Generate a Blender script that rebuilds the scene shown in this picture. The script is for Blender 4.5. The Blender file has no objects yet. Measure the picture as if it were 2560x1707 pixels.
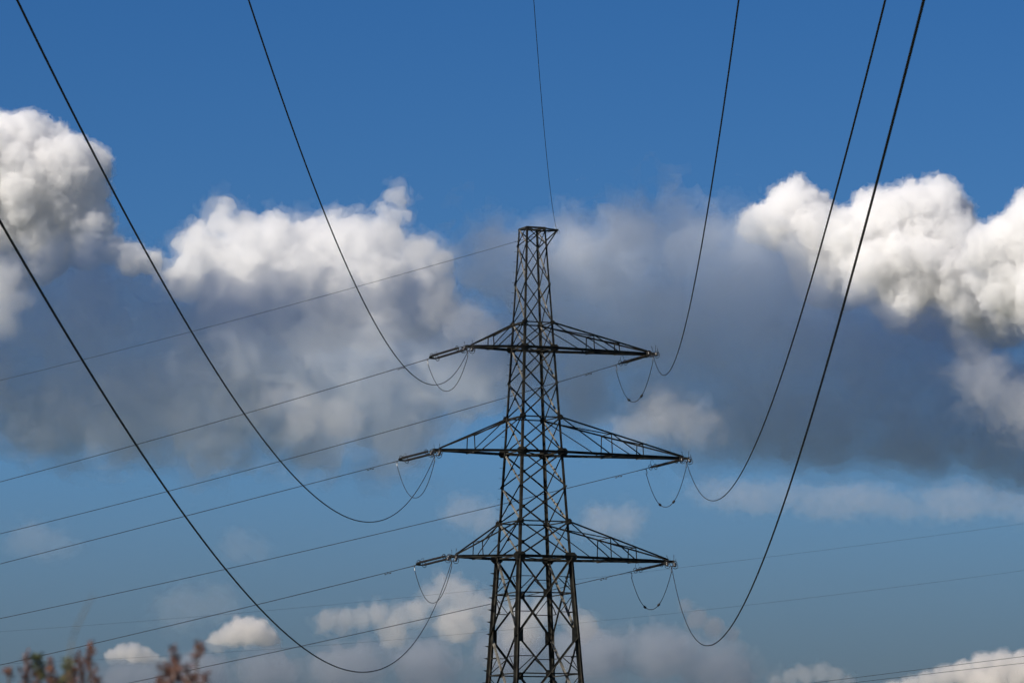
import bpy, bmesh, math, random
import numpy as np
from mathutils import Vector, Matrix

random.seed(7)
scene = bpy.context.scene
coll = scene.collection

# ------------------------------------------------------------------ camera
EYE = 1.7
PITCH = math.radians(6.565)
ROLL = math.radians(-0.277)
FPX, IMW, IMH = 12000.0, 2560.0, 1707.0
_R, _U, _F = Vector((1, 0, 0)), Vector((0, -math.sin(PITCH), math.cos(PITCH))), Vector((0, math.cos(PITCH), math.sin(PITCH)))
CR = _R * math.cos(ROLL) + _U * math.sin(ROLL)
CU = _U * math.cos(ROLL) - _R * math.sin(ROLL)
CF = _F
cam_data = bpy.data.cameras.new('camera')
cam_data.sensor_width = 36.0
cam_data.lens = 36.0 * FPX / IMW
cam_data.clip_start = 0.5
cam_data.clip_end = 120000.0
cam_data.dof.use_dof = True
cam_data.dof.focus_distance = 300.0
cam_data.dof.aperture_fstop = 9.0
cam = bpy.data.objects.new('camera', cam_data)
coll.objects.link(cam)
cam.matrix_world = Matrix(((CR.x, CU.x, -CF.x, 0), (CR.y, CU.y, -CF.y, 0), (CR.z, CU.z, -CF.z, EYE), (0, 0, 0, 1)))
scene.camera = cam


def at(px, py, dist):
    """World point seen at photo pixel (px, py) of the 2560 px wide frame, at horizontal distance dist (m)."""
    d = CF + CR * ((px - IMW / 2) / FPX) + CU * ((IMH / 2 - py) / FPX)
    return Vector((0, 0, EYE)) + d * (dist / d.y)


# ------------------------------------------------------------------ sky, sun, exposure
SUN_EL = math.radians(37)
SUN_DIR = Vector((-0.79, -0.61, 0)).normalized() * math.cos(SUN_EL) + Vector((0, 0, math.sin(SUN_EL)))
world = bpy.data.worlds.new('World')
scene.world = world
world.use_nodes = True
nt = world.node_tree
nt.nodes.clear()
sky = nt.nodes.new('ShaderNodeTexSky')
sky.sky_type = 'NISHITA'
sky.sun_disc = False
sky.sun_elevation = SUN_EL
sky.sun_rotation = math.atan2(SUN_DIR.x, SUN_DIR.y)
sky.altitude = 0
sky.air_density = 1.0
sky.dust_density = 0.0
sky.ozone_density = 10.0
hsv = nt.nodes.new('ShaderNodeHueSaturation')
hsv.inputs['Hue'].default_value = 0.508
hsv.inputs['Saturation'].default_value = 1.17
bg = nt.nodes.new('ShaderNodeBackground')
bg.inputs['Strength'].default_value = 0.050
wo = nt.nodes.new('ShaderNodeOutputWorld')
nt.links.new(sky.outputs[0], hsv.inputs['Color'])
nt.links.new(hsv.outputs[0], bg.inputs[0])
nt.links.new(bg.outputs[0], wo.inputs[0])

sun_data = bpy.data.lights.new('sun', 'SUN')
sun_data.energy = 5.0
sun_data.angle = math.radians(0.53)
sun_data.color = (1.0, 0.915, 0.80)
sun = bpy.data.objects.new('sun', sun_data)
coll.objects.link(sun)
sun.rotation_euler = SUN_DIR.to_track_quat('Z', 'Y').to_euler()
sun.location = (-60, -25, 80)

vs = scene.view_settings
vs.view_transform = 'Standard'
vs.look = 'None'
vs.exposure = 0.3
vs.gamma = 1.0
vs.use_curve_mapping = False
cy = scene.cycles
cy.max_bounces = 16
cy.diffuse_bounces = 3
cy.glossy_bounces = 2
cy.transmission_bounces = 2
cy.volume_bounces = 14
cy.transparent_max_bounces = 96
cy.use_denoising = True
cy.use_adaptive_sampling = True
cy.adaptive_threshold = 0.03


# ------------------------------------------------------------------ helpers for solid things
def tag(o, label=None, cat=None, group=None, kind=None):
    for k, v in (('label', label), ('category', cat), ('group', group), ('kind', kind)):
        if v:
            o[k] = v
    return o


def empty(name, loc=(0, 0, 0), rotz=0.0):
    o = bpy.data.objects.new(name, None)
    o.empty_display_size = 0.5
    o.location = loc
    o.rotation_euler = (0, 0, rotz)
    coll.objects.link(o)
    return o


def obj(name, verts, faces, mat, parent=None, smooth=False):
    me = bpy.data.meshes.new(name)
    me.from_pydata([tuple(v) for v in verts], [], faces)
    me.materials.append(mat)
    if smooth:
        me.polygons.foreach_set('use_smooth', [True] * len(me.polygons))
    o = bpy.data.objects.new(name, me)
    coll.objects.link(o)
    if parent:
        o.parent = parent
    return o


def join(*parts):
    V, F = [], []
    for v, f in parts:
        n = len(V)
        V += list(v)
        F += [tuple(i + n for i in q) for q in f]
    return V, F


def frame(d, hint):
    d = d.normalized()
    u = hint - d * hint.dot(d)
    if u.length < 1e-6:
        u = Vector((1, 0, 0)) - d * d.x
    u.normalize()
    return d, u, d.cross(u)


def profile(p, q, pts, u, v):
    n = len(pts)
    V = [p + u * a + v * b for a, b in pts] + [q + u * a + v * b for a, b in pts]
    F = [(i, (i + 1) % n, n + (i + 1) % n, n + i) for i in range(n)]
    F += [tuple(range(n))[::-1], tuple(range(n, 2 * n))]
    return V, F


def angle(p, q, s, n_hint, out=1, edge=1, th=None, s2=None):
    """Rolled steel angle from p to q: one flange in the plane normal to n_hint, the other standing out along n_hint*out."""
    p, q = Vector(p), Vector(q)
    th = th or max(.010, s * .12)
    s2 = s2 or s
    d, n, e = frame(q - p, Vector(n_hint))
    n = n * out
    e = e * edge
    L = [(0, 0), (s, 0), (s, th), (th, th), (th, s2), (0, s2)]
    return profile(p - e * s * .5, q - e * s * .5, L, e, n)


def bar(p, q, a, b, hint):
    p, q = Vector(p), Vector(q)
    d, u, v = frame(q - p, Vector(hint))
    return profile(p, q, [(-a / 2, -b / 2), (a / 2, -b / 2), (a / 2, b / 2), (-a / 2, b / 2)], u, v)


def channel(p, q, h, w, out, th=.014):
    """U channel, web vertical, flanges pointing along out."""
    p, q = Vector(p), Vector(q)
    d, n, e = frame(q - p, Vector(out))
    P = [(0, -h / 2), (w, -h / 2), (w, -h / 2 + th), (th, -h / 2 + th), (th, h / 2 - th), (w, h / 2 - th), (w, h / 2), (0, h / 2)]
    return profile(p, q, P, n, e)


def plate(c, u, v, pts, n, th):
    c, u, v, n = Vector(c), Vector(u), Vector(v), Vector(n)
    k = len(pts)
    V = [c + u * a + v * b - n * th / 2 for a, b in pts] + [c + u * a + v * b + n * th / 2 for a, b in pts]
    F = [tuple(range(k))[::-1], tuple(range(k, 2 * k))] + [(i, (i + 1) % k, k + (i + 1) % k, k + i) for i in range(k)]
    return V, F


def tube(pts, r, sides=7, close=False):
    pts = [Vector(p) for p in pts]
    n = len(pts)
    V, F = [], []
    up = Vector((0, 0, 1))
    for i, p in enumerate(pts):
        if close:
            d = pts[(i + 1) % n] - pts[i - 1]
        else:
            d = pts[min(i + 1, n - 1)] - pts[max(i - 1, 0)]
        d.normalize()
        h = up if abs(d.z) < .95 else Vector((1, 0, 0))
        if close:
            h = close
        u = (h - d * h.dot(d)).normalized()
        v = d.cross(u)
        rr = r[i] if isinstance(r, (list, tuple)) else r
        for k in range(sides):
            a = 2 * math.pi * k / sides
            V.append(p + u * math.cos(a) * rr + v * math.sin(a) * rr)
    for i in range(n if close else n - 1):
        j = (i + 1) % n
        for k in range(sides):
            m = (k + 1) % sides
            F.append((i * sides + k, i * sides + m, j * sides + m, j * sides + k))
    if not close:
        F += [tuple(range(sides))[::-1], tuple(range((n - 1) * sides, n * sides))]
    return V, F


def ring(c, axis, R, r, seg=28, sides=6, arc=1.0, start=0.0):
    axis = Vector(axis).normalized()
    _, u, v = frame(axis, Vector((0, 0, 1)))
    c = Vector(c)
    n = seg if arc == 1.0 else seg + 1
    P = [c + u * math.cos(start + 2 * math.pi * arc * i / seg) * R + v * math.sin(start + 2 * math.pi * arc * i / seg) * R for i in range(n)]
    return tube(P, r, sides, close=axis if arc == 1.0 else False)


# ------------------------------------------------------------------ materials
def material(name, build):
    m = bpy.data.materials.new(name)
    m.use_nodes = True
    t = m.node_tree
    b = t.nodes['Principled BSDF']
    build(t, b)
    return m


def noise_mix(t, b, scale, c0, c1, rough=(.6, .8), detail=6, lo=.4, hi=.62, c2=None, scale2=3.0):
    tc = t.nodes.new('ShaderNodeTexCoord')
    n = t.nodes.new('ShaderNodeTexNoise')
    n.inputs['Scale'].default_value = scale
    n.inputs['Detail'].default_value = detail
    r = t.nodes.new('ShaderNodeValToRGB')
    r.color_ramp.elements[0].position = lo
    r.color_ramp.elements[0].color = (*c0, 1)
    r.color_ramp.elements[1].position = hi
    r.color_ramp.elements[1].color = (*c1, 1)
    t.links.new(tc.outputs['Object'], n.inputs['Vector'])
    t.links.new(n.outputs['Fac'], r.inputs['Fac'])
    col = r.outputs['Color']
    if c2:
        n2 = t.nodes.new('ShaderNodeTexNoise')
        n2.inputs['Scale'].default_value = scale2
        n2.inputs['Detail'].default_value = 8
        n2.inputs['Roughness'].default_value = .7
        r2 = t.nodes.new('ShaderNodeValToRGB')
        r2.color_ramp.elements[0].position = .55
        r2.color_ramp.elements[1].position = .68
        mx = t.nodes.new('ShaderNodeMix')
        mx.data_type = 'RGBA'
        mx.inputs['B'].default_value = (*c2, 1)
        t.links.new(tc.outputs['Object'], n2.inputs['Vector'])
        t.links.new(n2.outputs['Fac'], r2.inputs['Fac'])
        t.links.new(r2.outputs['Color'], mx.inputs['Factor'])
        t.links.new(col, mx.inputs['A'])
        col = mx.outputs['Result']
    t.links.new(col, b.inputs['Base Color'])
    mr = t.nodes.new('ShaderNodeMapRange')
    mr.inputs['To Min'].default_value = rough[0]
    mr.inputs['To Max'].default_value = rough[1]
    t.links.new(n.outputs['Fac'], mr.inputs['Value'])
    t.links.new(mr.outputs['Result'], b.inputs['Roughness'])


def m_steel(t, b):
    noise_mix(t, b, 2.5, (.014, .0138, .0118), (.036, .035, .029), (.65, .9), c2=(.036, .026, .019), scale2=1.6)
    b.inputs['Specular IOR Level'].default_value = .12


def m_lit_steel(t, b):
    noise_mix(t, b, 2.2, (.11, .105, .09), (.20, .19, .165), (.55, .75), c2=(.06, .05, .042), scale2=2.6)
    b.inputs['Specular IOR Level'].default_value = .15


def m_ceramic(t, b):
    noise_mix(t, b, 9, (.012, .010, .009), (.022, .018, .016), (.35, .5))


def m_alu(t, b):
    noise_mix(t, b, 12, (.22, .22, .22), (.32, .32, .32), (.5, .65))
    b.inputs['Metallic'].default_value = .85


def m_hardware(t, b):
    noise_mix(t, b, 14, (.020, .020, .020), (.040, .040, .038), (.6, .8))
    b.inputs['Specular IOR Level'].default_value = .2


def m_wire(t, b):
    noise_mix(t, b, 1.3, (.010, .010, .011), (.020, .020, .021), (.6, .75))
    b.inputs['Specular IOR Level'].default_value = .2


def m_concrete(t, b):
    noise_mix(t, b, 4, (.26, .25, .23), (.38, .37, .34), (.85, .95))


def m_ground(t, b):
    noise_mix(t, b, .06, (.035, .050, .018), (.075, .075, .030), (.9, 1.0), c2=(.11, .085, .05), scale2=.4)


LIT_STEEL = material('sunlit_steel', m_lit_steel)  # lighter steel copy: sunlight put into the colour of side-face braces
STEEL, CERAMIC, ALU = material('weathered_steel', m_steel), material('brown_glaze', m_ceramic), material('bare_aluminium', m_alu)
HARD, WIRE = material('dark_fittings', m_hardware), material('oxidised_cable', m_wire)
CONCRETE, GROUND = material('concrete', m_concrete), material('meadow', m_ground)

# ------------------------------------------------------------------ ground
o = obj('ground', [(-60000, -2000, 0), (60000, -2000, 0), (60000, 75000, 0), (-60000, 75000, 0)], [(0, 1, 2, 3)], GROUND)
tag(o, kind='structure')

# ------------------------------------------------------------------ pylon
PSI = math.radians(23.22)
TC = Vector((1.3016, 300.0, 0))
tower = tag(empty('transmission_tower', TC, PSI), 'dark steel lattice pylon with three pairs of cross arms', 'pylon')
TM = Matrix.Translation(TC) @ Matrix.Rotation(PSI, 4, 'Z')
LV = [(43.378, .654), (37.352, .977), (35.751, 1.054), (31.373, 1.312), (29.183, 1.418), (24.802, 1.682), (22.595, 1.787), (15.093, 2.239), (0.25, 3.35)]
ZT, A1U, A1L, A2U, A2L, A3U, A3L = [a for a, _ in LV[:7]]


def W(z):
    for (z1, w1), (z0, w0) in zip(LV, LV[1:]):
        if z >= z0:
            return w0 + (w1 - w0) * (z - z0) / (z1 - z0)
    return LV[-1][1]


def node(leg, z):
    w = W(z)
    return Vector((leg[0] * w, leg[1] * w, z))


LEGS = [(-1, 1), (-1, -1), (1, 1), (1, -1)]
FACES = [((-1, -1), (1, -1), Vector((0, -1, 0))), ((-1, 1), (1, 1), Vector((0, 1, 0))),
         ((-1, -1), (-1, 1), Vector((-1, 0, 0))), ((1, -1), (1, 1), Vector((1, 0, 0)))]


def leg_size(z):
    return .115 if z > A1U else .15 if z > A2L else .175 if z > A3L else .19


for L in LEGS:
    prt = []
    lx, ly = Vector((-L[0], 0, 0)), Vector((0, -L[1], 0))
    segs = [(ZT, A1U), (A1U, A2L), (A2L, A3L)]
    for za, zb in segs:
        s = leg_size((za + zb) / 2)
        th = s * .12
        P = [(0, 0), (s, 0), (s, th), (th, th), (th, s), (0, s)]
        prt.append(profile(node(L, zb), node(L, za), P, lx, ly))
    prev = A3L
    for zb in (15.093, .25):                            # cruciform pair of angles below the lowest arm
        s, th = .185, .022
        P = [(-s, -th / 2), (-th / 2, -th / 2), (-th / 2, -s), (th / 2, -s), (th / 2, -th / 2), (s, -th / 2), (s, th / 2), (th / 2, th / 2), (th / 2, s), (-th / 2, s), (-th / 2, th / 2), (-s, th / 2)]
        c = (lx + ly) * .05
        prt.append(profile(node(L, zb) + c, node(L, prev) + c, P, lx, ly))
        prev = zb
    obj('leg', *join(*prt), STEEL, tower)
    f = node(L, .25)
    V = []
    for h, s in ((-.6, .75), (.16, .55), (.32, .40)):
        V += [Vector((f.x + a * s, f.y + b * s, h)) for a, b in ((-1, -1), (1, -1), (1, 1), (-1, 1))]
    F = [(3, 2, 1, 0), (8, 9, 10, 11)] + [(k * 4 + i, k * 4 + (i + 1) % 4, k * 4 + 4 + (i + 1) % 4, k * 4 + 4 + i) for k in (0, 1) for i in range(4)]
    obj('footing', V, F, CONCRETE, tower)


def diag(p, q, s, n, typ):
    front = n.y < -.5
    out = 1 if (typ == 'a') != front else -1
    off = n * (.012 if out > 0 else -.022)
    return obj('diagonal_brace', *angle(p + off, q + off, s, n, out, 1), LIT_STEEL if typ == 'b' and abs(n.x) > .5 else STEEL, tower)


def gusset(c, n, w, h, chamfer=0.0):
    u = Vector((0, 0, 1)).cross(n)
    if chamfer:
        pts = [(-w / 2, -h / 2 + chamfer), (-w / 2 + chamfer, -h / 2), (w / 2 - chamfer, -h / 2), (w / 2, -h / 2 + chamfer), (w / 2, h / 2 - chamfer), (w / 2 - chamfer, h / 2), (-w / 2 + chamfer, h / 2), (-w / 2, h / 2 - chamfer)]
    else:
        pts = [(-w / 2, -h / 2), (w / 2, -h / 2), (w / 2, h / 2), (-w / 2, h / 2)]
    return obj('gusset_plate', *plate(c - n * .004, u, (0, 0, 1), pts, n, .012), STEEL, tower)


def xpanel(za, zb, s, centre=0.0):
    for P, Q, n in FACES:
        pa, pb, qa, qb = node(P, za), node(P, zb), node(Q, za), node(Q, zb)
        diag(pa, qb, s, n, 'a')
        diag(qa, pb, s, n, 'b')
        if centre:
            wa, wb = W(za), W(zb)
            t = wa / (wa + wb)
            c = pa + (qb - pa) * t
            gusset(c, n, centre, centre * 1.05)


def ringlevel(z, s, sides=True, heavy=False):
    for i, (P, Q, n) in enumerate(FACES):
        p, q = node(P, z), node(Q, z)
        if i < 2 and heavy:
            obj('chord_beam', *channel(p + n * .02, q + n * .02, .17, .07, n), STEEL, tower)
        else:
            obj('horizontal_brace', *angle(p - n * .03, q - n * .03, s, n, -1, -1), STEEL, tower)


xpanel(ZT, 42.30, .060)
xpanel(42.30, 39.85, .062)
xpanel(39.85, A1U, .066)
xpanel(A1U, A1L, .066)
xpanel(A1L, 33.60, .078, .17)
xpanel(33.60, A2U, .080, .17)
xpanel(A2U, A2L, .080, .18)
xpanel(A2L, 27.05, .085, .20)
xpanel(27.05, A3U, .088, .22)
xpanel(A3U, A3L, .090, .24)
BIG = [(A3L, 17.70), (17.70, 12.50), (12.50, 6.6), (6.6, .45)]
for za, zb in BIG:
    xpanel(za, zb, .125, .40)
    wa, wb = W(za), W(zb)
    t = wa / (wa + wb)
    zc = za + (zb - za) * t
    ringlevel(zc, .075)
    for P, Q, n in FACES:
        for A, B in ((P, Q), (Q, P)):
            for z0 in (za, zb):
                a0, c = node(A, z0), (node(A, za) + (node(B, zb) - node(A, za)) * t)
                m = a0 + (c - a0) * .55
                obj('secondary_brace', *angle(node(A, m.z) - n * .05, m - n * .05, .05, n, -1), STEEL, tower)
                obj('secondary_brace', *angle(node(A, zc) - n * .06, m - n * .06, .05, n, -1), STEEL, tower)
    if zb > 1:
        for P, Q, n in FACES:
            for A, B in ((P, Q), (Q, P)):
                c = node(A, zb)
                c = c + (node(B, zb) - c).normalized() * .25
                gusset(c + n * .012, n, .36, .85, .04)
ringlevel(ZT, .11)
ringlevel(A1U, .07)
ringlevel(A2U, .075)
ringlevel(A3U, .08)
for z in (A1L, A2L, A3L):
    ringlevel(z, .09, heavy=True)
    w = W(z)                                            # plan bracing inside the body
    obj('plan_brace', *angle((-w, -w, z - .06), (w, w, z - .06), .07, (0, 0, 1)), STEEL, tower)
    obj('plan_brace', *angle((-w, w, z - .10), (w, -w, z - .10), .07, (0, 0, 1)), STEEL, tower)
for z, gw, gh in ((A1L, .62, .42), (A2L, .72, .48), (A3L, .80, .55), (A1U, .34, .26), (A2U, .42, .34), (A3U, .46, .38)):
    for L in LEGS:
        n = Vector((0, L[1], 0))
        gusset(node(L, z) + n * .035 + Vector((-L[0] * .05, 0, 0)), n, gw, gh, gh * .28)
        n2 = Vector((L[0], 0, 0))
        gusset(node(L, z) + n2 * .030 + Vector((0, -L[1] * .12, 0)), n2, .34, gh * .9, gh * .2)

# earth-wire peak: cap frame with an outrigger towards the right
PK = Vector((1.72, -.02, 43.40))
wz = W(ZT)
for sy in (-1, 1):
    obj('peak_beam', *angle((wz, sy * wz, ZT), PK + Vector((0, sy * .06, 0)), .10, (0, 0, 1), -1, sy), STEEL, tower)
    obj('peak_strut', *angle(node((1, sy), 42.25), PK + Vector((-.05, sy * .06, -.10)), .08, (0, sy, 0), 1), STEEL, tower)
obj('peak_plate', *plate(PK + Vector((-.12, 0, -.03)), (1, 0, 0), (0, 1, 0), [(-.25, -.16), (.16, -.1), (.22, 0), (.16, .1), (-.25, .16)], (0, 0, 1), .02), STEEL, tower)
obj('plan_brace', *angle((-wz, -wz, ZT - .05), (wz, wz, ZT - .05), .07, (0, 0, 1)), STEEL, tower)
obj('plan_brace', *angle((-wz, wz, ZT - .09), (wz, -wz, ZT - .09), .07, (0, 0, 1)), STEEL, tower)

# climbing bolts up the far left leg
z = 42.6
while z > 1.5:
    p = node((-1, 1), z)
    if z > A3L:
        g = tube([p, p + Vector((-.19, 0, 0)), p + Vector((-.20, 0, .03))], .011, 5)
    else:
        g = plate(p + Vector((-.22, -.03, 0)), (1, 0, 0), (0, 0, 1), [(-.16, .03), (.12, .05), (.12, -.07)], (0, 1, 0), .03)
    obj('step_bolt', *g, STEEL, tower)
    z -= .65 if z > A3L else .76


def cross_arm(sx, zl, zu, tx, stations, diags):
    tip = Vector((tx, 0, zl - .02))
    parts = []
    low, up = {}, {}
    for sy in (-1, 1):
        r, t_ = node((sx, sy), zl), tip + Vector((0, sy * .10, 0))
        low[sy] = (r, t_)
        parts.append(channel(r + Vector((0, sy * .03, 0)), t_, .165, .075, (0, sy, 0)))
        ru, tu = node((sx, sy), zu), tip + Vector((-sx * .12, sy * .05, .11))
        up[sy] = (ru, tu)
    parts.append(plate(tip + Vector((-sx * .02, 0, 0)), (1, 0, 0), (0, 1, 0), [(-.3, -.15), (.3, -.11), (.34, 0), (.3, .11), (-.3, .15)], (0, 0, 1), .16))
    arm = obj('cross_arm', *join(*parts), STEEL, tower)
    for sy in (-1, 1):
        obj('upper_chord', *angle(*up[sy], .085, (0, sy, 0), 1, 1), STEEL, arm)
    pl = lambda k, sy, t: k[sy][0] + (k[sy][1] - k[sy][0]) * t

    def above(sy, t):
        p = pl(low, sy, t)
        a, b = up[sy]
        s = (p.x - a.x) / (b.x - a.x)
        return a + (b - a) * s
    for t in stations:
        for sy in (-1, 1):
            obj('hanger', *angle(pl(low, sy, t) + Vector((0, 0, .05)), above(sy, t), .05, (0, sy, 0), -1), STEEL, arm)
        obj('cross_tie', *angle(above(-1, t), above(1, t), .05, (0, 0, 1), -1), STEEL, arm)
        obj('cross_tie', *angle(pl(low, -1, t) + Vector((0, 0, -.09)), pl(low, 1, t) + Vector((0, 0, -.09)), .06, (0, 0, 1), -1), STEEL, arm)
    starts = [None] + list(stations)
    for st, t in zip(starts, diags):
        for sy in (-1, 1):
            a = up[sy][0] if st is None else above(sy, st)
            b = pl(low, sy, t) + Vector((0, 0, .07))
            obj('arm_brace', *angle(a, b, .06, (0, sy, 0), 1 if sy < 0 else -1), STEEL, arm)
    pts = [(1, None)] + [((-1) ** (i + 1), t) for i, t in enumerate(stations)]
    prev = up[1][0]
    s_ = -1
    for t in stations:                                   # zigzag in the sloping top plane
        q = above(s_, t)
        obj('arm_brace', *angle(prev + Vector((0, 0, -.03)), q + Vector((0, 0, -.03)), .065, (0, 0, 1), -1), STEEL, arm)
        prev = above(-s_, t)
        # same side start again
    prevb = node((sx, 1), zl)
    for t in list(stations) + [.9]:
        q = pl(low, s_, t)
        obj('arm_brace', *angle(prevb + Vector((0, 0, -.05)), q + Vector((0, 0, -.05)), .06, (0, 0, 1), -1), STEEL, arm)
        prevb = pl(low, -s_, t)
    return arm


TIPX = {'L1': -4.30, 'L2': -6.50, 'L3': -5.40, 'R1': 8.32, 'R2': 10.50, 'R3': 9.40}
for k, (zl, zu) in {'1': (A1L, A1U), '2': (A2L, A2U), '3': (A3L, A3U)}.items():
    cross_arm(-1, zl, zu, TIPX['L' + k], [.555], [.47])
    cross_arm(1, zl, zu, TIPX['R' + k], [.40, .655], [.375, .63])


# ------------------------------------------------------------------ conductors, insulators, jumpers
NEAR = {'L1': (-4.313, 35.667, -1.0565, -.18008, 5.857e-4), 'L2': (-6.554, 29.089, -.9548, -.17519, 5.449e-4), 'L3': (-5.447, 22.607, -1.0288, -.17189, 5.507e-4),
        'R1': (8.314, 35.827, -1.1243, -.15680, 4.202e-4), 'R2': (10.555, 29.156, -1.1447, -.14981, 4.342e-4), 'R3': (9.456, 22.534, -1.1065, -.14886, 4.517e-4),
        'G': (1.68, 43.43, -.9519, -.10979, 4.1674e-4)}
FAR = {'L1': (-4.515, 35.667, 46, -.13817, 3.1637e-4), 'L2': (-6.607, 29.089, 46, -.11703, 2.2625e-5), 'L3': (-5.441, 22.607, 46, -.12832, 2.1492e-4),
       'R1': (8.504, 35.827, 46, -.14322, 3.1466e-4), 'R2': (10.569, 29.156, 46, -.12164, 2.1208e-4), 'R3': (9.453, 22.534, 46, -.12226, 1.6548e-4),
       'G': (1.829, 43.429, 46, -.11387, 2.8998e-4)}
EX, EY = Vector((math.cos(PSI), math.sin(PSI), 0)), Vector((-math.sin(PSI), math.cos(PSI), 0))


def span(rec, near):
    lx, z, ang, a, b = rec
    p0 = TC + EX * lx + Vector((0, 0, z))
    g = math.radians(ang)
    d = Vector((math.sin(g), -math.cos(g), 0)) if near else Vector((-math.sin(g), math.cos(g), 0))
    return lambda t: p0 + d * t + Vector((0, 0, a * t + b * t * t))


STR = 3.62                                              # length of an insulator set
SIDE = {'L': 'left', 'R': 'right'}
TIER = {'1': 'top', '2': 'middle', '3': 'lowest'}


def shed_rod():
    prof = [(0, .03), (.06, .03)]
    n = 30
    for i in range(n):
        x = .08 + i * (2.34 / n)
        rr = .074 if i % 2 == 0 else .068
        prof += [(x, .05), (x + .014, rr), (x + .040, rr), (x + .056, .05)]
    prof += [(2.44, .03), (2.50, .03)]
    S = 12
    V, F = [], []
    for x, r in prof:
        V += [Vector((x, r * math.cos(2 * math.pi * k / S), r * math.sin(2 * math.pi * k / S))) for k in range(S)]
    for i in range(len(prof) - 1):
        F += [(i * S + k, i * S + (k + 1) % S, (i + 1) * S + (k + 1) % S, (i + 1) * S + k) for k in range(S)]
    F += [tuple(range(S))[::-1], tuple(range((len(prof) - 1) * S, len(prof) * S))]
    me = bpy.data.meshes.new('insulator_rod')
    me.from_pydata(V, [], F)
    me.materials.append(CERAMIC)
    return me


ROD = shed_rod()


def insulator_set(key, fn, near, tilt):
    p0 = fn(0)
    d = (fn(STR) - p0).normalized()
    root = empty('insulator_string', p0)
    where = '%s %s arm' % (TIER[key[1]], SIDE[key[0]])
    tag(root, ('twin dark insulator rods seen end-on at the tip of the ' if near else 'twin long insulator rods slanting away left from the tip of the ') + where, 'insulator', 'insulator strings of the pylon')
    X = d
    Yh = Vector((0, 0, 1)).cross(d).normalized()
    if Yh.x < 0:
        Yh = -Yh
    N = (Yh + Vector((0, 0, tilt))).normalized()
    Z = X.cross(N).normalized()
    if Z.z < 0:
        Z = -Z
    h = .24

    def P(s, a, b=0.0):
        return X * s + N * a + Z * b
    obj('shackle_link', *join(bar(P(-.12, 0), P(.22, 0), .05, .03, Z), bar(P(.20, -h), P(.20, h), .07, .022, Z), bar(P(.2, -h), P(.46, -h), .03, .03, Z), bar(P(.2, h), P(.46, h), .03, .03, Z)), HARD, root)
    for sgn in (-1, 1):
        r = bpy.data.objects.new('insulator_rod', ROD)
        coll.objects.link(r)
        r.parent = root
        m = Matrix((X, N, X.cross(N))).transposed().to_4x4()
        m.translation = P(.45, sgn * h)
        r.matrix_local = m
        for s, R in ((.60, .15), (2.84, .17)):
            obj('corona_ring', *join(ring(P(s, sgn * h), X, R, .019), bar(P(s, sgn * h - R), P(s, sgn * h + R), .014, .014, X)), HARD, root)
    y = plate(P(3.05, 0), X, N, [(-.10, -h - .05), (.02, -h - .05), (.26, -.03), (.26, .03), (.02, h + .05), (-.10, h + .05)], Z, .02)
    obj('yoke_plate', *y, HARD, root)
    dc = obj('dead_end_clamp', *join(tube([P(3.22, 0), P(3.34, 0), P(3.40, 0), P(STR + .25, 0)], [.016, .018, .03, .026], 8), tube([P(3.46, 0, -.02), P(3.45, 0, -.14)], .026, 7)), HARD, root)
    obj('terminal_lug', *tube([P(3.45, 0, -.13), P(3.42, 0, -.34)], .024, 7), ALU, dc)
    # arcing horns: an upright spike at the tower end, a bent loop at the line end
    obj('arcing_horn', *join(tube([P(.30, .16, 0), P(.30, .16, .12), P(.34, .15, .46)], .012, 5), tube([P(.35, .15, .44), P(.35, .15, .50)], .022, 6)), HARD, root)
    obj('arcing_horn', *tube([P(2.98, h, 0), P(3.16, h + .03, .10), P(3.24, h + .03, .30), P(3.12, h, .44), P(2.94, h, .46), P(2.92, h, .28)], .012, 5), HARD, root)
    return root


def cable(name, fn, t0, t1, n, r, label, cat, group, sides=7):
    pts = [fn(t0 + (t1 - t0) * i / n) for i in range(n + 1)]
    c = pts[0].copy()
    o = obj(name, *tube([p - c for p in pts], r, sides), WIRE, None, True)
    o.location = c
    return tag(o, label, cat, group)


def damper(fn, t, par):
    p = fn(t)
    d = (fn(t + .1) - p).normalized()
    c = par.location
    dn = Vector((0, 0, -1))
    g = [bar(p, p + dn * .09, .05, .04, d), tube([p + dn * .09 - d * .24, p + dn * .09 + d * .24], .008, 5)]
    for s in (-1, 1):
        a = p + dn * .09 + d * (s * .22)
        g.append(tube([a - d * .08, a - d * .05, a + d * .05, a + d * .08], [.015, .034, .034, .015], 7))
    V, F = join(*g)
    obj('vibration_damper', [v - c for v in V], F, HARD, par)


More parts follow.
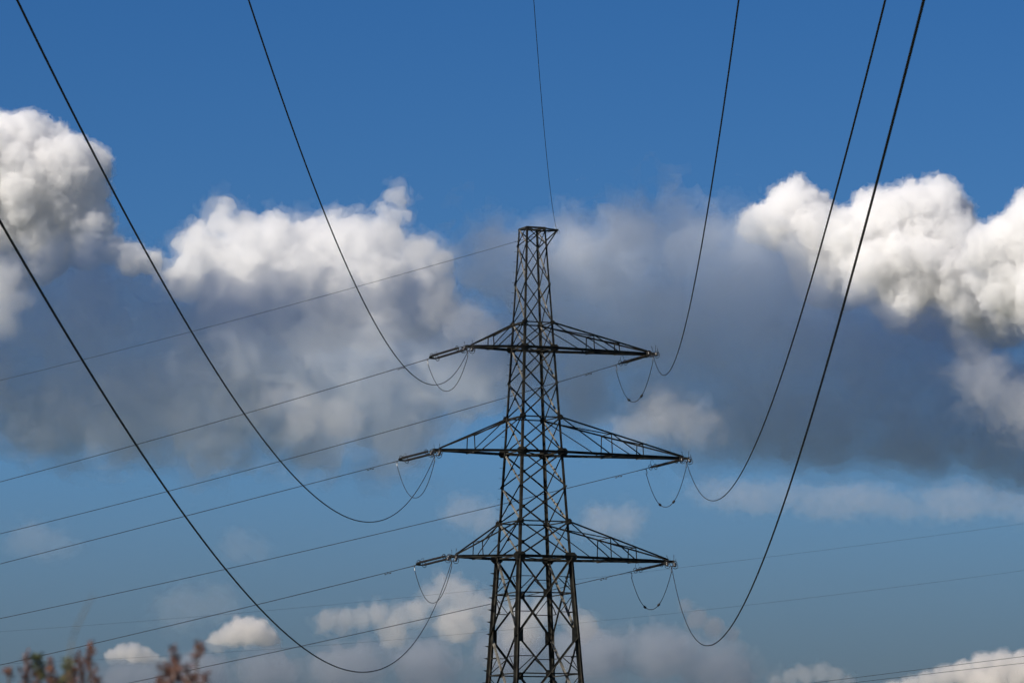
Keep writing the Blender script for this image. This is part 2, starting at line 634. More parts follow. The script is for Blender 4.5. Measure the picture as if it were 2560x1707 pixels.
for key in ('L1', 'L2', 'L3', 'R1', 'R2', 'R3'):
    fN, fF = span(NEAR[key], True), span(FAR[key], False)
    side, tier = SIDE[key[0]], TIER[key[1]]
    insulator_set(key, fF, False, -.22 if key[0] == 'L' else .16)
    insulator_set(key, fN, True, -.10)
    cable('conductor', fN, STR - .1, 322, 220, .021, 'thick dark conductor sweeping overhead from the %s %s arm' % (tier, side), 'power line', 'conductors of the near span')
    c = cable('conductor', fF, STR - .1, 330, 120, .0215, 'thin conductor running off to the left from the %s %s arm' % (tier, side), 'power line', 'conductors of the far span')
    damper(fF, STR + 2.2, c)
    a, b = fF(3.42) + Vector((0, 0, -.30)), fN(3.42) + Vector((0, 0, -.30))
    sag = {'L1': 1.95, 'L2': 2.15, 'L3': 2.15, 'R1': 2.35, 'R2': 2.35, 'R3': 2.25}[key]

    def jp(s, a=a, b=b, sag=sag):
        return a.lerp(b, s) + Vector((0, 0, -sag * (1 - abs(2 * s - 1) ** 2.15)))
    j = cable('jumper_cable', jp, 0, 1, 40, .0205, 'hanging jumper loop under the tip of the %s %s arm' % (tier, side), 'cable', 'jumper loops of the pylon')
    if key[0] == 'R':
        for s in (.34, .68):
            p = jp(s) - j.location
            dd = (jp(s + .01) - jp(s - .01)).normalized()
            obj('jumper_weight', *tube([p - dd * .12, p - dd * .09, p + dd * .09, p + dd * .12], [.03, .075, .075, .03], 9), HARD, j)
        V, F = tube([jp(.34 + .34 * i / 14) - j.location for i in range(15)], .022, 7)
        obj('stiffening_sleeve', V, F, HARD, j)

fN, fF = span(NEAR['G'], True), span(FAR['G'], False)
cable('earth_wire', fN, 0, 322, 180, .0135, 'thin earth wire rising from the pylon top to the upper edge', 'power line', 'earth wires')
cable('earth_wire', fF, 0, 330, 120, .0135, 'thin earth wire running left from the pylon top', 'power line', 'earth wires')
hw = TM @ PK
root = tag(empty('earth_wire_clamp', hw), 'small clamp holding the earth wires on the pylon peak', 'clamp')
obj('clamp_body', *join(bar((-.03, -.18, -.04), (.03, .2, -.02), .09, .08, (0, 0, 1)), tube([Vector((.02, 0, .06)), Vector((.02, 0, -.02)), Vector((.14, -.02, -.10)), Vector((.20, 0, -.24)), Vector((.02, 0, -.24)), Vector((.02, 0, -.06))], .014, 5)), HARD, root)


def far_line(pts, dist, r, label, group, ext):
    """Straight-hung line through photo points, at its own distance; ext = how far it goes on beyond the view (fractions)."""
    P = [at(x, y, d) for (x, y), d in zip(pts, dist)]
    ts = [0.0, .5, 1.0]
    A, B, C = P[0], P[1], P[2]
    # horizontal course straight from A to C, height a parabola through the three points
    tm = (Vector((B.x - A.x, B.y - A.y)).dot(Vector((C.x - A.x, C.y - A.y)))) / Vector((C.x - A.x, C.y - A.y)).length_squared
    k = ((B.z - A.z) - (C.z - A.z) * tm) / (tm * tm - tm)

    def fn(t):
        return Vector((A.x + (C.x - A.x) * t, A.y + (C.y - A.y) * t, A.z + (C.z - A.z - k) * t + k * t * t))
    return cable('distant_wire', fn, -ext, 1 + ext, 60, r, label, 'power line', group, 5)


far_line([(0, 1578), (1200, 1474), (2560, 1308)], [640, 600, 560], .012, 'upper faint wire crossing behind the pylon legs from edge to edge', 'faint wires of a farther line', .25)
far_line([(92, 1655), (1200, 1577.6), (2560, 1425)], [660, 620, 580], .012, 'lower faint wire crossing behind the pylon legs from edge to edge', 'faint wires of a farther line', .25)
far_line([(2031, 1706), (2300, 1673), (2560, 1639.8)], [420, 415, 410], .019, 'upper of two short wires in the bottom right corner', 'wires in the bottom right corner', .6)
far_line([(2129.8, 1706), (2345, 1681), (2560, 1656.4)], [420, 415, 410], .019, 'lower of two short wires in the bottom right corner', 'wires in the bottom right corner', .6)


# ------------------------------------------------------------------ foreground shrubs, out of focus
def m_leaf(c0, c1):
    def f(t, b):
        noise_mix(t, b, 30, c0, c1, (.5, .7), lo=.35, hi=.65)
        b.inputs['Subsurface Weight'].default_value = 0
    return f


RED = material('reddish_leaf', m_leaf((.095, .038, .024), (.20, .088, .052)))
GREEN = material('green_leaf', m_leaf((.055, .065, .022), (.095, .105, .04)))
BARK = material('shrub_bark', m_leaf((.05, .035, .022), (.10, .07, .045)))
DRY = material('dry_stalk', m_leaf((.10, .085, .05), (.16, .14, .085)))


def leaves(rng, c, n, rx, rz, size):
    V, F = [], []
    for _ in range(n):
        while True:
            q = Vector((rng.uniform(-1, 1), rng.uniform(-1, 1), rng.uniform(-1, 1)))
            if q.length < 1:
                break
        p = c + Vector((q.x * rx, q.y * rx, q.z * rz))
        a = Vector((rng.gauss(0, 1), rng.gauss(0, 1), rng.gauss(.6, .8))).normalized()
        b = a.cross(Vector((rng.gauss(0, 1), rng.gauss(0, 1), rng.gauss(0, 1)))).normalized()
        s = size * rng.uniform(.6, 1.3)
        i = len(V)
        V += [p, p + a * s * .5 + b * s * .22, p + a * s, p + a * s * .5 - b * s * .22]
        F.append((i, i + 1, i + 2, i + 3))
    return V, F


def shrub(base, shoots, label, seed):
    """shoots: (photo x, y of the tip, length in m, thickness in m, is_green)."""
    rng = random.Random(seed)
    root = tag(empty('shrub', base), label, 'shrub', 'shrubs in the foreground')
    crown = Vector((0, 0, 1.15))
    obj('trunk', *tube([Vector((0, 0, -.05)), Vector((.03, 0, .5)), crown], [.035, .028, .018], 7), BARK, root)
    for px, py, dist, ln, th, green in shoots:
        tipw = at(px, py, dist) - base
        j = Vector((crown.x * .6 + tipw.x * .4, tipw.y * .4, crown.z + rng.uniform(-.1, .1)))
        mid = j.lerp(tipw, .55) + Vector((rng.uniform(-.03, .03), rng.uniform(-.03, .03), 0))
        obj('branch', *tube([crown, j, mid, tipw], [.014, .010, .006, .003], 6), BARK, root)
        parts = []
        ax = (mid - tipw).normalized()
        n = max(6, int(ln / .0042))
        for i in range(n):                              # a loose spire: many small clusters on short side sprigs
            t = (i + rng.random()) / n
            w = th * (.35 + 1.35 * t) * rng.uniform(.3, 1.25)
            a = rng.uniform(0, 2 * math.pi)
            c = tipw + ax * (ln * 1.25 * t) + Vector((math.cos(a) * w, math.sin(a) * w, rng.uniform(0, .012)))
            parts.append(leaves(rng, c, rng.randint(7, 16), .007, .010, .014 if not green else .022))
        for i in range(5):
            c = mid.lerp(j, .1 + .18 * i) + Vector((rng.uniform(-.05, .05), rng.uniform(-.05, .05), 0))
            parts.append(leaves(rng, c, 26, .05, .08, .022))
        tag(obj('leafy_shoot', *join(*parts), GREEN if green else RED, root), kind='stuff')
    lo = [leaves(rng, Vector((rng.uniform(-.25, .25), rng.uniform(-.25, .25), rng.uniform(.7, 1.5))), 70, .16, .16, .05) for _ in range(14)]
    tag(obj('lower_foliage', *join(*lo), GREEN, root), kind='stuff')
    return root


shrub(Vector((-1.28, 14.0, 0)), [(63, 1638, 14.0, .085, .020, 0), (94, 1646, 14.1, .05, .005, 1), (127, 1662, 13.9, .03, .009, 0), (133, 1692, 13.9, .05, .024, 0), (168, 1662, 14.1, .06, .016, 1), (178, 1684, 14.0, .05, .02, 0), (228, 1614, 14.0, .06, .014, 0), (205, 1640, 14.05, .09, .026, 0), (240, 1690, 14.0, .04, .02, 0), (20, 1676, 14.2, .02, .006, 0)],
      'reddish shrub tips in the bottom left corner, out of focus', 3)
shrub(Vector((-.97, 13.6, 0)), [(438, 1628, 13.6, .08, .020, 0), (496, 1610, 13.6, .035, .012, 0), (470, 1668, 13.5, .07, .030, 0), (412, 1666, 13.7, .02, .012, 0), (432, 1672, 13.6, .06, .030, 0), (510, 1690, 13.7, .04, .018, 0), (400, 1698, 13.6, .02, .006, 0)],
      'reddish shrub tip left of the lowest conductor, out of focus', 4)

b0 = Vector((-.80, 8.6, 0))
st = [at(x, y, 8.6) - b0 for x, y in ((172, 1707), (174, 1660), (178, 1610), (190, 1570), (205, 1540), (222, 1508), (234, 1482))]
r = tag(empty('reed_stalk', b0), 'faint blurred grass stalk above the red shrub tips', 'grass stalk')
obj('stem', *tube([Vector((0, 0, -.02)), Vector((0, 0, 1.0))] + st, [.004, .0036, .0022, .002, .0018, .0016, .0014, .0012, .0008], 5), DRY, r)
obj('blade', *join(*[plate(Vector((0, 0, .5 + .3 * i)), Vector((.96, .28 * (-1) ** i, 0)), Vector((0, 0, 1)), [(0, 0), (.12 * (-1) ** i, .22), (.20 * (-1) ** i, .24), (.06 * (-1) ** i, .10)], Vector((-.28, .96, 0)), .002) for i in range(3)]), DRY, r)


# ------------------------------------------------------------------ clouds: implicit lobes -> closed hulls filled with scattering vapour
_rng = np.random.default_rng(11)
_LAT = _rng.random((64, 64, 64)).astype(np.float32) * 2 - 1


def vnoise(p):
    i = np.floor(p).astype(np.int32)
    f = (p - i).astype(np.float32)
    f = f * f * f * (f * (f * 6 - 15) + 10)
    i0, i1 = i & 63, (i + 1) & 63
    x0, y0, z0, x1, y1, z1 = i0[:, 0], i0[:, 1], i0[:, 2], i1[:, 0], i1[:, 1], i1[:, 2]
    fx, fy, fz = f[:, 0], f[:, 1], f[:, 2]
    a = _LAT[x0, y0, z0] * (1 - fx) + _LAT[x1, y0, z0] * fx
    b = _LAT[x0, y1, z0] * (1 - fx) + _LAT[x1, y1, z0] * fx
    c = _LAT[x0, y0, z1] * (1 - fx) + _LAT[x1, y0, z1] * fx
    d = _LAT[x0, y1, z1] * (1 - fx) + _LAT[x1, y1, z1] * fx
    a = a * (1 - fy) + b * fy
    c = c * (1 - fy) + d * fy
    return a * (1 - fz) + c * fz


def fbm(p, octaves, gain=0.5, billow=False):
    s = np.zeros(len(p), np.float32)
    amp = 1.0
    q = p.copy()
    for o in range(octaves):
        n = vnoise(q)
        s += amp * ((1 - 2 * np.abs(n)) if billow else n)
        amp *= gain
        q = q * 2.03 + 17.3
    return s


def surface_nets(d, org, h):
    ins = d < 0
    n = np.array(d.shape)
    cnt = np.zeros(n - 1, np.int8)
    for i in (0, 1):
        for j in (0, 1):
            for k in (0, 1):
                cnt += ins[i:n[0] - 1 + i, j:n[1] - 1 + j, k:n[2] - 1 + k]
    mixed = (cnt > 0) & (cnt < 8)
    cells = np.argwhere(mixed)
    vid = np.full(n - 1, -1, np.int32)
    vid[mixed] = np.arange(len(cells))
    acc = np.zeros((len(cells), 3), np.float32)
    num = np.zeros(len(cells), np.float32)
    C = [(i, j, k) for i in (0, 1) for j in (0, 1) for k in (0, 1)]
    for a in C:
        for b in C:
            if sum(b) - sum(a) == 1 and all(b[t] >= a[t] for t in range(3)):
                va = d[cells[:, 0] + a[0], cells[:, 1] + a[1], cells[:, 2] + a[2]]
                vb = d[cells[:, 0] + b[0], cells[:, 1] + b[1], cells[:, 2] + b[2]]
                m = (va < 0) != (vb < 0)
                t = va / np.where(m, va - vb, 1)
                pos = np.array(a, np.float32) + np.clip(t, 0, 1)[:, None] * (np.array(b, np.float32) - np.array(a, np.float32))
                acc[m] += pos[m]
                num[m] += 1
    verts = (cells + acc / num[:, None]) * h + org
    quads = []
    for ax in range(3):
        u, v = (ax + 1) % 3, (ax + 2) % 3
        sl0 = [slice(None)] * 3
        sl1 = [slice(None)] * 3
        sl0[ax] = slice(0, n[ax] - 1)
        sl1[ax] = slice(1, n[ax])
        A, B = ins[tuple(sl0)], ins[tuple(sl1)]
        e = np.argwhere(A != B)
        e = e[(e[:, u] > 0) & (e[:, v] > 0) & (e[:, u] < n[u] - 1) & (e[:, v] < n[v] - 1)]
        flip = A[e[:, 0], e[:, 1], e[:, 2]]
        ids = []
        for du, dv in ((-1, -1), (0, -1), (0, 0), (-1, 0)):
            c = e.copy()
            c[:, u] += du
            c[:, v] += dv
            ids.append(vid[c[:, 0], c[:, 1], c[:, 2]])
        q = np.stack(ids, 1)
        q[~flip] = q[~flip][:, ::-1]
        quads.append(q)
    return verts, np.concatenate(quads)


def mesh_from_arrays(name, verts, quads):
    me = bpy.data.meshes.new(name)
    me.vertices.add(len(verts))
    me.vertices.foreach_set('co', np.asarray(verts, np.float32).ravel())
    me.loops.add(quads.size)
    me.loops.foreach_set('vertex_index', np.asarray(quads, np.int32).ravel())
    me.polygons.add(len(quads))
    me.polygons.foreach_set('loop_start', np.arange(0, quads.size, 4, dtype=np.int32))
    me.update(calc_edges=True)
    me.validate()
    return me


def vapour(name, density, colour=(0.985, 0.985, 0.985), g=0.25):
    m = bpy.data.materials.new(name)
    m.use_nodes = True
    t = m.node_tree
    t.nodes.clear()
    o = t.nodes.new('ShaderNodeOutputMaterial')
    v = t.nodes.new('ShaderNodeVolumePrincipled')
    v.inputs['Color'].default_value = (*colour, 1)
    v.inputs['Density'].default_value = density
    v.inputs['Anisotropy'].default_value = g
    v.inputs['Absorption Color'].default_value = (0, 0, 0, 1)
    t.links.new(v.outputs[0], o.inputs['Volume'])
    return m


def cloud(name, lobes, dist, voxel, mat, label, layers=None, **kw):
    """One cloud: a single hull, or an Empty with a core, a mantle and a torn fringe (each a closed hull of thinner vapour)."""
    if not layers:
        o = hull(name, lobes, dist, voxel, mat, **kw)
    else:
        o = None
        rough, seed, base = kw.pop('rough'), kw.pop('seed'), kw.pop('base', None)
        for part, m, grow, rg, sd in layers:
            if part != 'core' and 'puff3' in kw:
                kw['puff3'] = (0, .4)
            c = hull(part, lobes, dist, voxel * (1.0 if part == 'core' else 1.4), m, rough=rough * rg, grow=grow, seed=seed + sd, lobe_seed=seed, base=base and base + {'core': -12, 'mantle': 10, 'fringe': 42}[part], **kw)
            if o is None:
                o = bpy.data.objects.new(name, None)
                coll.objects.link(o)
                o.location = c.location
            c.location = c.location - o.location
            c.parent = o
    o['label'] = label
    o['category'] = 'cloud'
    o['group'] = {'cumulus_cloud': 'cumulus clouds', 'stratocumulus_cloud': 'grey cloud banks', 'stratus_cloud': 'thin cloud wisps', 'cloud_shred': 'lit shreds of cloud'}[name]
    return o


def hull(name, lobes, dist, voxel, mat, base=None, puff=(16, 0.42), puff2=(10, 0.4), puff3=(0, 0.4), rough=0.25, nscale=None, octaves=4, warp=0.0, depth=1.0, seed=1, lobe_seed=None, billow=True, stretch=1.0, fine=None, grow=0.0):
    """lobes: (photo x, y, radius in photo px [, distance offset in radii, or distance in m]); all turned into metres at distance dist."""
    rng = np.random.default_rng(lobe_seed or seed)
    k = dist / FPX                                     # metres per photo pixel there
    S = []
    for L in lobes:
        px, py, r = L[:3]
        off = L[3] if len(L) > 3 else rng.uniform(-.3, .3)
        y = off if off > 100 else dist + off * r * k
        kk = y / FPX if off > 100 else k
        c = np.array(at(px, py, y))
        S.append((c, r * kk))
    lvl = list(S)
    for cnt, fr in (puff, puff2, puff3):
        new = []
        for c, r in lvl:
            for _ in range(cnt):
                v = rng.normal(size=3)
                v /= np.linalg.norm(v)
                if v[1] > .5:
                    v[1] *= -1                          # puffs only matter where they can be seen or lit
                v[2] = abs(v[2]) if rng.random() < .7 else v[2]
                rr = r * fr * rng.uniform(.6, 1.25)
                new.append((c + v * (r - rr * rng.uniform(.25, .6)), rr))
        S += new
        lvl = new
    cs = np.array([s[0] for s in S])
    rs = np.array([s[1] for s in S])
    pad = 4 * voxel + (rough * 1.6 + max(grow, 0)) * rs[:len(lobes)].mean()
    lo = (cs - rs[:, None] * np.array([stretch, depth, 1])).min(0) - pad
    hi = (cs + rs[:, None] * np.array([stretch, depth, 1])).max(0) + pad
    n = np.ceil((hi - lo) / voxel).astype(int) + 1
    d = np.full(n, 1e4, np.float32)
    gx = [lo[a] + np.arange(n[a]) * voxel for a in range(3)]
    band = pad
    sc = np.array([stretch, depth, 1.0])
    for c, r in zip(cs, rs):
        sl = []
        loc = []
        for a in range(3):
            i0 = max(0, int((c[a] - (r + band) * sc[a] - lo[a]) / voxel))
            i1 = min(n[a], int((c[a] + (r + band) * sc[a] - lo[a]) / voxel) + 2)
            sl.append(slice(i0, i1))
            loc.append(((gx[a][i0:i1] - c[a]) / sc[a]).astype(np.float32))
        q = np.sqrt(loc[0][:, None, None] ** 2 + loc[1][None, :, None] ** 2 + loc[2][None, None, :] ** 2) - r
        blk = d[tuple(sl)]
        np.minimum(blk, q, out=blk)
    R = rs[:len(lobes)].mean()
    amp = rough * R
    d -= grow * R
    near = np.argwhere((d < amp * 2.2) & (d > -amp * 2.2))
    P = (near * voxel + lo).astype(np.float32)
    ns = nscale or R * (fine or .8)
    Q = P / ns + seed * 3.7
    if warp:
        w = np.stack([fbm(Q * .7 + o, 2) for o in (3.1, 51.7, 97.3)], 1)
        Q = Q + w * warp
    nv = fbm(Q, octaves, 0.55, billow)
    if billow:
        nv = nv - .35
    d[near[:, 0], near[:, 1], near[:, 2]] -= amp * nv
    if base is not None:                               # flat condensation level
        zb = at(1280, base, dist).z
        xx, yy = np.meshgrid(gx[0], gx[1], indexing='ij')
        wob = fbm(np.stack([xx.ravel(), yy.ravel(), 0 * xx.ravel()], 1).astype(np.float32) / (R * 2.6) + 5.5, 5).reshape(xx.shape) * R * .62
        d = np.maximum(d, (zb + wob)[:, :, None] - gx[2][None, None, :].astype(np.float32)).astype(np.float32)
    d[[0, -1]] = 9; d[:, [0, -1]] = 9; d[:, :, [0, -1]] = 9
    v, q = surface_nets(d, lo, voxel)
    ctr = np.array([v[:, 0].mean(), v[:, 1].mean(), v[:, 2].min()])
    me = mesh_from_arrays(name, v - ctr, q)
    me.materials.append(mat)
    o = bpy.data.objects.new(name, me)
    o.location = ctr
    coll.objects.link(o)
    print(name, n, len(q), 'quads')
    return o
K = 2560 / 2352


def dl(*a):
    return [(x * K, y * K, r * K, *rest) for x, y, r, *rest in a]


V_SHADE_DECK = vapour('shade_deck_vapour', 0.0080, (.99, .99, .99))
CRISP = [('core', vapour('crisp_core_vapour', 0.036, (0.999, 0.999, 0.999)), -0.03, 1, 0), ('mantle', vapour('crisp_mantle_vapour', 0.008, (0.999, 0.999, 0.999)), 0.035, 2.4, 50)]
BANK = [('core', vapour('bank_core_vapour', 0.0045, (0.935, 0.968, 0.999)), -0.16, 1, 0), ('mantle', vapour('bank_mantle_vapour', 0.003, (0.935, 0.968, 0.999)), 0.03, 1.25, 50), ('fringe', vapour('bank_fringe_vapour', 0.0014, (0.935, 0.968, 0.999)), 0.18, 1.6, 90)]  # white cloud tinted blue: tone of the shade put into the vapour colour
RAG = [('core', vapour('ragged_core_vapour', 0.007, (0.99, 0.992, 0.995)), -0.12, 1, 0), ('mantle', vapour('ragged_mantle_vapour', 0.004, (0.99, 0.992, 0.995)), 0.03, 1.3, 50), ('fringe', vapour('ragged_fringe_vapour', 0.0016, (0.99, 0.992, 0.995)), 0.15, 1.8, 90)]
LOW = [('core', vapour('low_core_vapour', 0.005, (0.975, 0.95, 0.92)), -0.12, 1, 0), ('mantle', vapour('low_mantle_vapour', 0.003, (0.975, 0.95, 0.92)), 0.03, 1.4, 50), ('fringe', vapour('low_fringe_vapour', 0.0012, (0.975, 0.95, 0.92)), 0.15, 2, 90)]
PEACH = [('core', vapour('peach_core_vapour', 0.018, (.985, .965, .94)), -.08, 1.0, 0), ('mantle', vapour('peach_mantle_vapour', .006, (.985, .965, .94)), .03, 1.8, 50)]
HALF = [('core', vapour('half_core_vapour', .018, (.995, .996, .998)), -.08, 1.0, 0), ('mantle', vapour('half_mantle_vapour', .006, (.995, .996, .998)), .02, 1.6, 50), ('fringe', vapour('half_fringe_vapour', .0018, (.995, .996, .998)), .12, 2.6, 90)]
PATCH = [('core', vapour('patch_core_vapour', 0.0034, (0.99, 0.99, 0.99)), -0.15, 1.1, 0), ('mantle', vapour('patch_mantle_vapour', 0.0022, (0.99, 0.99, 0.99)), 0.06, 1.5, 50), ('fringe', vapour('patch_fringe_vapour', 0.0013, (0.99, 0.99, 0.99)), 0.25, 2.1, 90)]
WISP = [('core', vapour('wisp_core_vapour', 0.002, (0.985, 0.98, 0.975)), -0.12, 1.1, 0), ('mantle', vapour('wisp_mantle_vapour', 0.0013, (0.985, 0.98, 0.975)), 0.06, 1.5, 50), ('fringe', vapour('wisp_fringe_vapour', 0.0007, (0.985, 0.98, 0.975)), 0.25, 2, 90)]
VEIL = [('core', vapour('veil_core_vapour', 0.0006, (0.97, 0.96, 0.95)), -0.12, 1, 0), ('mantle', vapour('veil_mantle_vapour', 0.0005, (0.97, 0.96, 0.95)), 0.06, 1.4, 50), ('fringe', vapour('veil_fringe_vapour', 0.0003, (0.97, 0.96, 0.95)), 0.25, 2, 90)]
crisp = dict(rough=.06, puff=(22, .37), puff2=(12, .40), puff3=(6, .42), octaves=4, fine=.25)
ragged = dict(rough=.30, billow=False, warp=.8, octaves=6, puff=(8, .42), puff2=(4, .4))
bank = dict(rough=.42, billow=False, warp=.9, octaves=5, puff=(7, .48), puff2=(3, .45), fine=.6)

cloud('cumulus_cloud', dl((1740,522,42),(1790,518,62),(1835,490,66),(1870,560,75),(1900,630,80),(1940,665,50)), 16500, 3.2, None,
      'white cumulus tower left of two thick wires, right of the grey bank', seed=2, **crisp, layers=CRISP)
cloud('cumulus_cloud', dl((1975,560,75),(2030,540,85),(2090,500,70),(2140,495,75),(2165,550,75),(2100,630,105),(2200,660,105),(2010,630,75),(2080,700,70),(2150,710,75),(2230,740,82),(2300,720,80)), 16000, 3.2, None,
      'tallest white cumulus on the right behind the thick wires', seed=5, **crisp, layers=CRISP)
cloud('cumulus_cloud', dl((2270,575,55),(2310,560,55),(2352,560,78),(2420,570,110),(2330,650,80),(2420,680,110)), 15500, 3.2, None,
      'white cumulus cut by the right edge of the view', seed=6, **crisp, layers=CRISP)
cloud('cumulus_cloud', dl((40,335,75),(105,345,55),(165,370,58),(206,388,52),(120,400,80),(60,440,105),(175,460,70),(-60,400,120),(110,500,80),(215,500,32),(-70,500,110),(190,530,60),(100,570,75),(-10,590,95),(195,575,48),(250,575,34),(300,600,36),(345,605,30)), 13000, 2.6, None,
      'towering white cumulus at the left edge', seed=1, **crisp, layers=CRISP)
cloud('stratocumulus_cloud', dl((40,660,85),(130,650,80),(225,635,62),(290,650,55),(140,680,90),(240,640,75),(70,700,110),(200,670,110),(320,690,80),(60,740,130),(200,740,140),(330,740,110),(450,820,150),(-40,860,150),(120,920,150),(300,920,150),(480,960,130)), 11000, 10, None,
      'blue-grey cloud bank filling the left below the white tower', seed=9, base=1085*K, **bank, layers=BANK)
cloud('cumulus_cloud', dl((430,640,60),(480,590,70),(505,520,40),(520,485,22),(570,560,65),(640,560,70),(720,570,75),(800,570,75),(880,560,60),(900,500,35),(915,455,25),(960,600,55),(1010,600,35),(560,680,110),(700,690,120),(840,690,120),(960,700,90)), 12500, 5, None,
      'ragged half-lit cloud left of the pylon top', seed=4, rough=.18, billow=False, warp=.7, octaves=6, puff=(14, .40), puff2=(7, .42), fine=.5, layers=HALF)
cloud('stratocumulus_cloud', dl((520,730,90),(650,735,95),(800,730,95),(940,730,90),(620,840,150),(780,860,150),(930,860,140),(1060,840,130),(700,970,120),(900,970,120),(1160,820,110)), 11000, 10, None,
      'soft grey cloud base between the thick wires left of the pylon', seed=12, base=1075*K, **bank, layers=BANK)
cloud('stratocumulus_cloud', dl((1130,600,90),(1250,650,110),(1350,640,110),(1470,580,110),(1590,580,110),(1700,640,120),(1300,760,130),(1450,740,150),(1600,760,150),(1740,680,88),(1840,730,85),(1940,785,90),(2040,825,92),(2140,865,95),(2250,900,95),(2360,900,110),(1760,740,150),(1880,790,150),(2040,860,150),(2200,920,150),(2350,970,160),(1650,980,90),(1560,960,90),(1750,930,150),(1900,1000,140),(2080,1030,130),(1330,880,100),(1520,900,110)), 10500, 10, None,
      'large blue-grey cloud bank behind and right of the pylon top', seed=3, base=1095*K, **bank, layers=BANK)
# bright lumps low over the horizon
cloud('cumulus_cloud', dl((500,1475,24),(525,1462,28),(552,1450,32),(585,1452,32),(612,1465,26),(628,1478,18)), 16000, 3, None, 'small bright cumulus right of the red shrub tips', seed=21, base=1492*K, **crisp, layers=PEACH)
cloud('cumulus_cloud', dl((258,1508,18),(280,1502,22),(305,1502,24),(330,1508,22),(352,1514,16),(375,1518,10)), 16200, 3, None, 'small bright cumulus between the two red shrub tips', seed=22, base=1522*K, **crisp, layers=PEACH)
cloud('cumulus_cloud', dl((1000,1375,32),(1030,1350,34),(1060,1375,36),(1095,1392,34),(960,1405,34),(920,1418,30),(870,1412,30),(830,1418,28),(790,1425,32),(750,1430,28),(1130,1405,36),(1190,1410,36),(1250,1405,36),(1310,1420,32),(1050,1430,50),(900,1450,40),(1200,1445,50),(1340,1440,36)), 16200, 6, None, 'low bright cumulus behind the lower pylon legs', seed=23, **ragged, layers=LOW)
cloud('cumulus_cloud', dl((2130,1568,26),(2170,1556,28),(2210,1545,30),(2255,1530,30),(2300,1530,34),(2352,1545,44),(2090,1580,26),(2050,1585,24),(2260,1580,50)), 16100, 4, None, 'pinkish cumulus in the bottom right corner', seed=24, **crisp, layers=PEACH)
cloud('cumulus_cloud', dl((1780,1562,18),(1815,1556,20),(1850,1550,22),(1885,1545,22),(1920,1555,20),(1950,1565,16)), 16300, 5, None, 'small faint cumulus on the bottom edge right of the pylon', seed=25, **ragged, layers=LOW)
cloud('cumulus_cloud', dl((1575,1395,18),(1600,1420,26),(1640,1440,26),(1680,1455,18)), 20000, 7, None, 'small pale cloud inside the lowest right wire loop', seed=26, **ragged, layers=LOW)
# thin veils
cloud('stratus_cloud', dl((300,1560,45),(450,1545,45),(620,1540,45),(800,1530,55),(980,1530,55),(1180,1500,55),(1350,1500,60),(1520,1500,55),(1650,1540,50)), 21000, 14, None, 'long low grey cloud along the bottom edge', seed=27, stretch=1.8, **bank, layers=BANK)
cloud('stratus_cloud', dl(*[(1640 + 55 * i, 1138 + (i * 37 % 27) - 10 + i * 1.2, 24 + (i * 53 % 14)) for i in range(15)]), 14000, 7, None, 'thin flat cloud strip below the dark base at right', seed=28, stretch=2.6, **bank, layers=WISP)
cloud('stratus_cloud', dl((1060,1180,36),(1110,1190,34)), 15000, 7, None, 'small wisp of cloud left of the pylon between lower arms', seed=29, **bank, layers=WISP)
cloud('stratus_cloud', dl((1380,1200,38),(1430,1205,38)), 15000, 7, None, 'small wisp of cloud right of the pylon above lowest arm', seed=30, **bank, layers=WISP)
cloud('stratus_cloud', dl((1520,960,50),(1600,980,45),(1450,990,40)), 9600, 5, None, 'pale wisp below the grey bank right of the pylon', seed=31, stretch=1.3, **bank, layers=PATCH)
cloud('stratus_cloud', dl((70,1235,40),(120,1250,35)), 16000, 9, None, 'faint pinkish veil at the left edge', seed=32, stretch=1.5, **bank, layers=VEIL)
cloud('stratus_cloud', dl((550,1255,34),(590,1265,25)), 16000, 9, None, 'faint pinkish veil left of the lowest conductor loop', seed=33, stretch=1.4, **bank, layers=VEIL)
cloud('stratus_cloud', dl((420,1400,45),(500,1390,40)), 16000, 9, None, 'faint veil above the small bright cumulus', seed=34, stretch=1.5, **bank, layers=VEIL)
cloud('cumulus_cloud', dl((5,640,46),(-30,690,70),(30,625,28),(40,690,34),(0,740,40)), 9700, 4, None, 'bright ragged cloud at the left edge beside the thick wire', seed=71, **ragged, layers=RAG)
cloud('cloud_shred', dl((1000,720,36),(1055,742,46),(1110,762,36)), 9600, 5, None, 'lit ragged patch just left of the pylon body', seed=60, **bank, layers=PATCH)
cloud('cloud_shred', dl((640,920,40),(700,945,52),(780,965,50)), 9600, 5, None, 'lit patch below the grey bank left of the pylon', seed=62, **bank, layers=PATCH)
cloud('cloud_shred', dl((2260,880,60),(2340,930,66),(2390,960,60)), 9600, 5, None, 'pinkish lit patch at the right edge below the white cumulus', seed=63, **bank, layers=PATCH)
cloud('cloud_shred', dl((1240,600,40),(1330,570,46),(1420,560,40)), 10400, 6, None, 'pale ragged top of the bank right of the pylon peak', seed=64, **bank, layers=PATCH)
cloud('cloud_shred', dl((900,540,30),(960,570,36),(1020,590,30)), 9600, 5, None, 'torn white shred left of the pylon peak', seed=65, **bank, layers=PATCH)
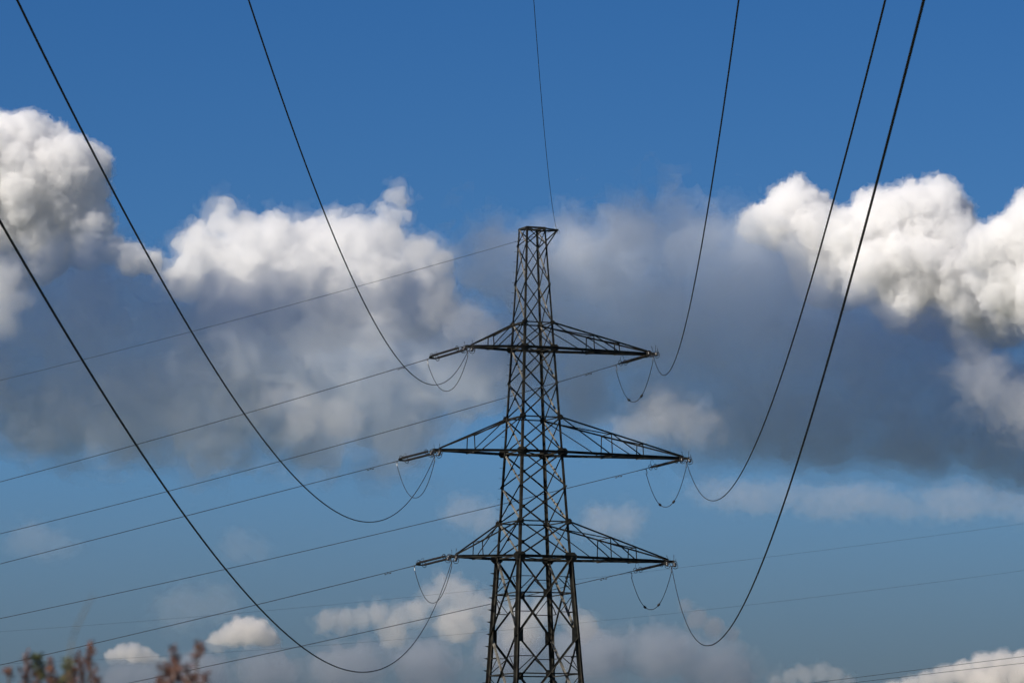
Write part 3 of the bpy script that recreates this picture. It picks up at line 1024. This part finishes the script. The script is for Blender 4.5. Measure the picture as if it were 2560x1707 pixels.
# unseen high deck added sunward, above the frame, shaped to shade the banks
def deck():
    rng = np.random.default_rng(5)
    L = []
    for x in range(-200, 2560, 170):
        for y in (640, 780, 920, 1060):
            for dist in (10300, 11200):
                if rng.random() < .30 or (1330 < x < 1680 and y < 700):
                    continue
                p = at((x + rng.uniform(-60, 60)) * K, y * K, dist)
                c = p + SUN_DIR * ((rng.uniform(2880, 3060) - p.z) / SUN_DIR.z) - Vector((0, 0, EYE))
                d = c / c.dot(CF)
                L.append((IMW / 2 + FPX * d.dot(CR), IMH / 2 - FPX * d.dot(CU), rng.uniform(170, 260) * FPX / c.y, c.y))
    return L


cloud('stratocumulus_cloud', deck(), 9500, 32, V_SHADE_DECK, 'unseen cloud deck added above the frame to shade the grey banks', seed=40, rough=.3, billow=False, warp=.6, octaves=4, puff=(5, .5), puff2=(0, .4))


def dimming_haze():
    """Absorbing haze wedge added to dim the low sky, thick at the bottom, feathering out upwards."""
    n, y0, t0, h = 24, 17000.0, 9000.0, 1560.0
    v, f = [], []
    for sx in (-7000, 7000):
        for i in range(n + 1):
            z = 2.0 + h * i / n
            v.append((sx, y0, z))
            v.append((sx, y0 + 3 + t0 * (1 - i / n) ** 1.1, z))
    m = 2 * (n + 1)
    for i in range(n):
        a = 2 * i
        f += [(a, a + 2, m + a + 2, m + a), (a + 1, m + a + 1, m + a + 3, a + 3), (a, a + 1, a + 3, a + 2), (m + a, m + a + 2, m + a + 3, m + a + 1)]
    f += [(0, m, m + 1, 1), (2 * n, 2 * n + 1, m + 2 * n + 1, m + 2 * n)]
    me = bpy.data.meshes.new('dimming_haze')
    me.from_pydata(v, [], f)
    me.materials.append(vapour('absorbing_haze', 0.00029, (.38, .41, .46), .6))  # absorbing vapour, added to darken the low sky
    bm = bmesh.new()
    bm.from_mesh(me)
    bmesh.ops.recalc_face_normals(bm, faces=bm.faces)
    bm.to_mesh(me)
    bm.free()
    o = bpy.data.objects.new('dimming_haze', me)
    coll.objects.link(o)
    o['label'] = 'absorbing haze wedge added to dim the low sky along the horizon'
    o['category'] = 'cloud'
    o['kind'] = 'stuff'


dimming_haze()
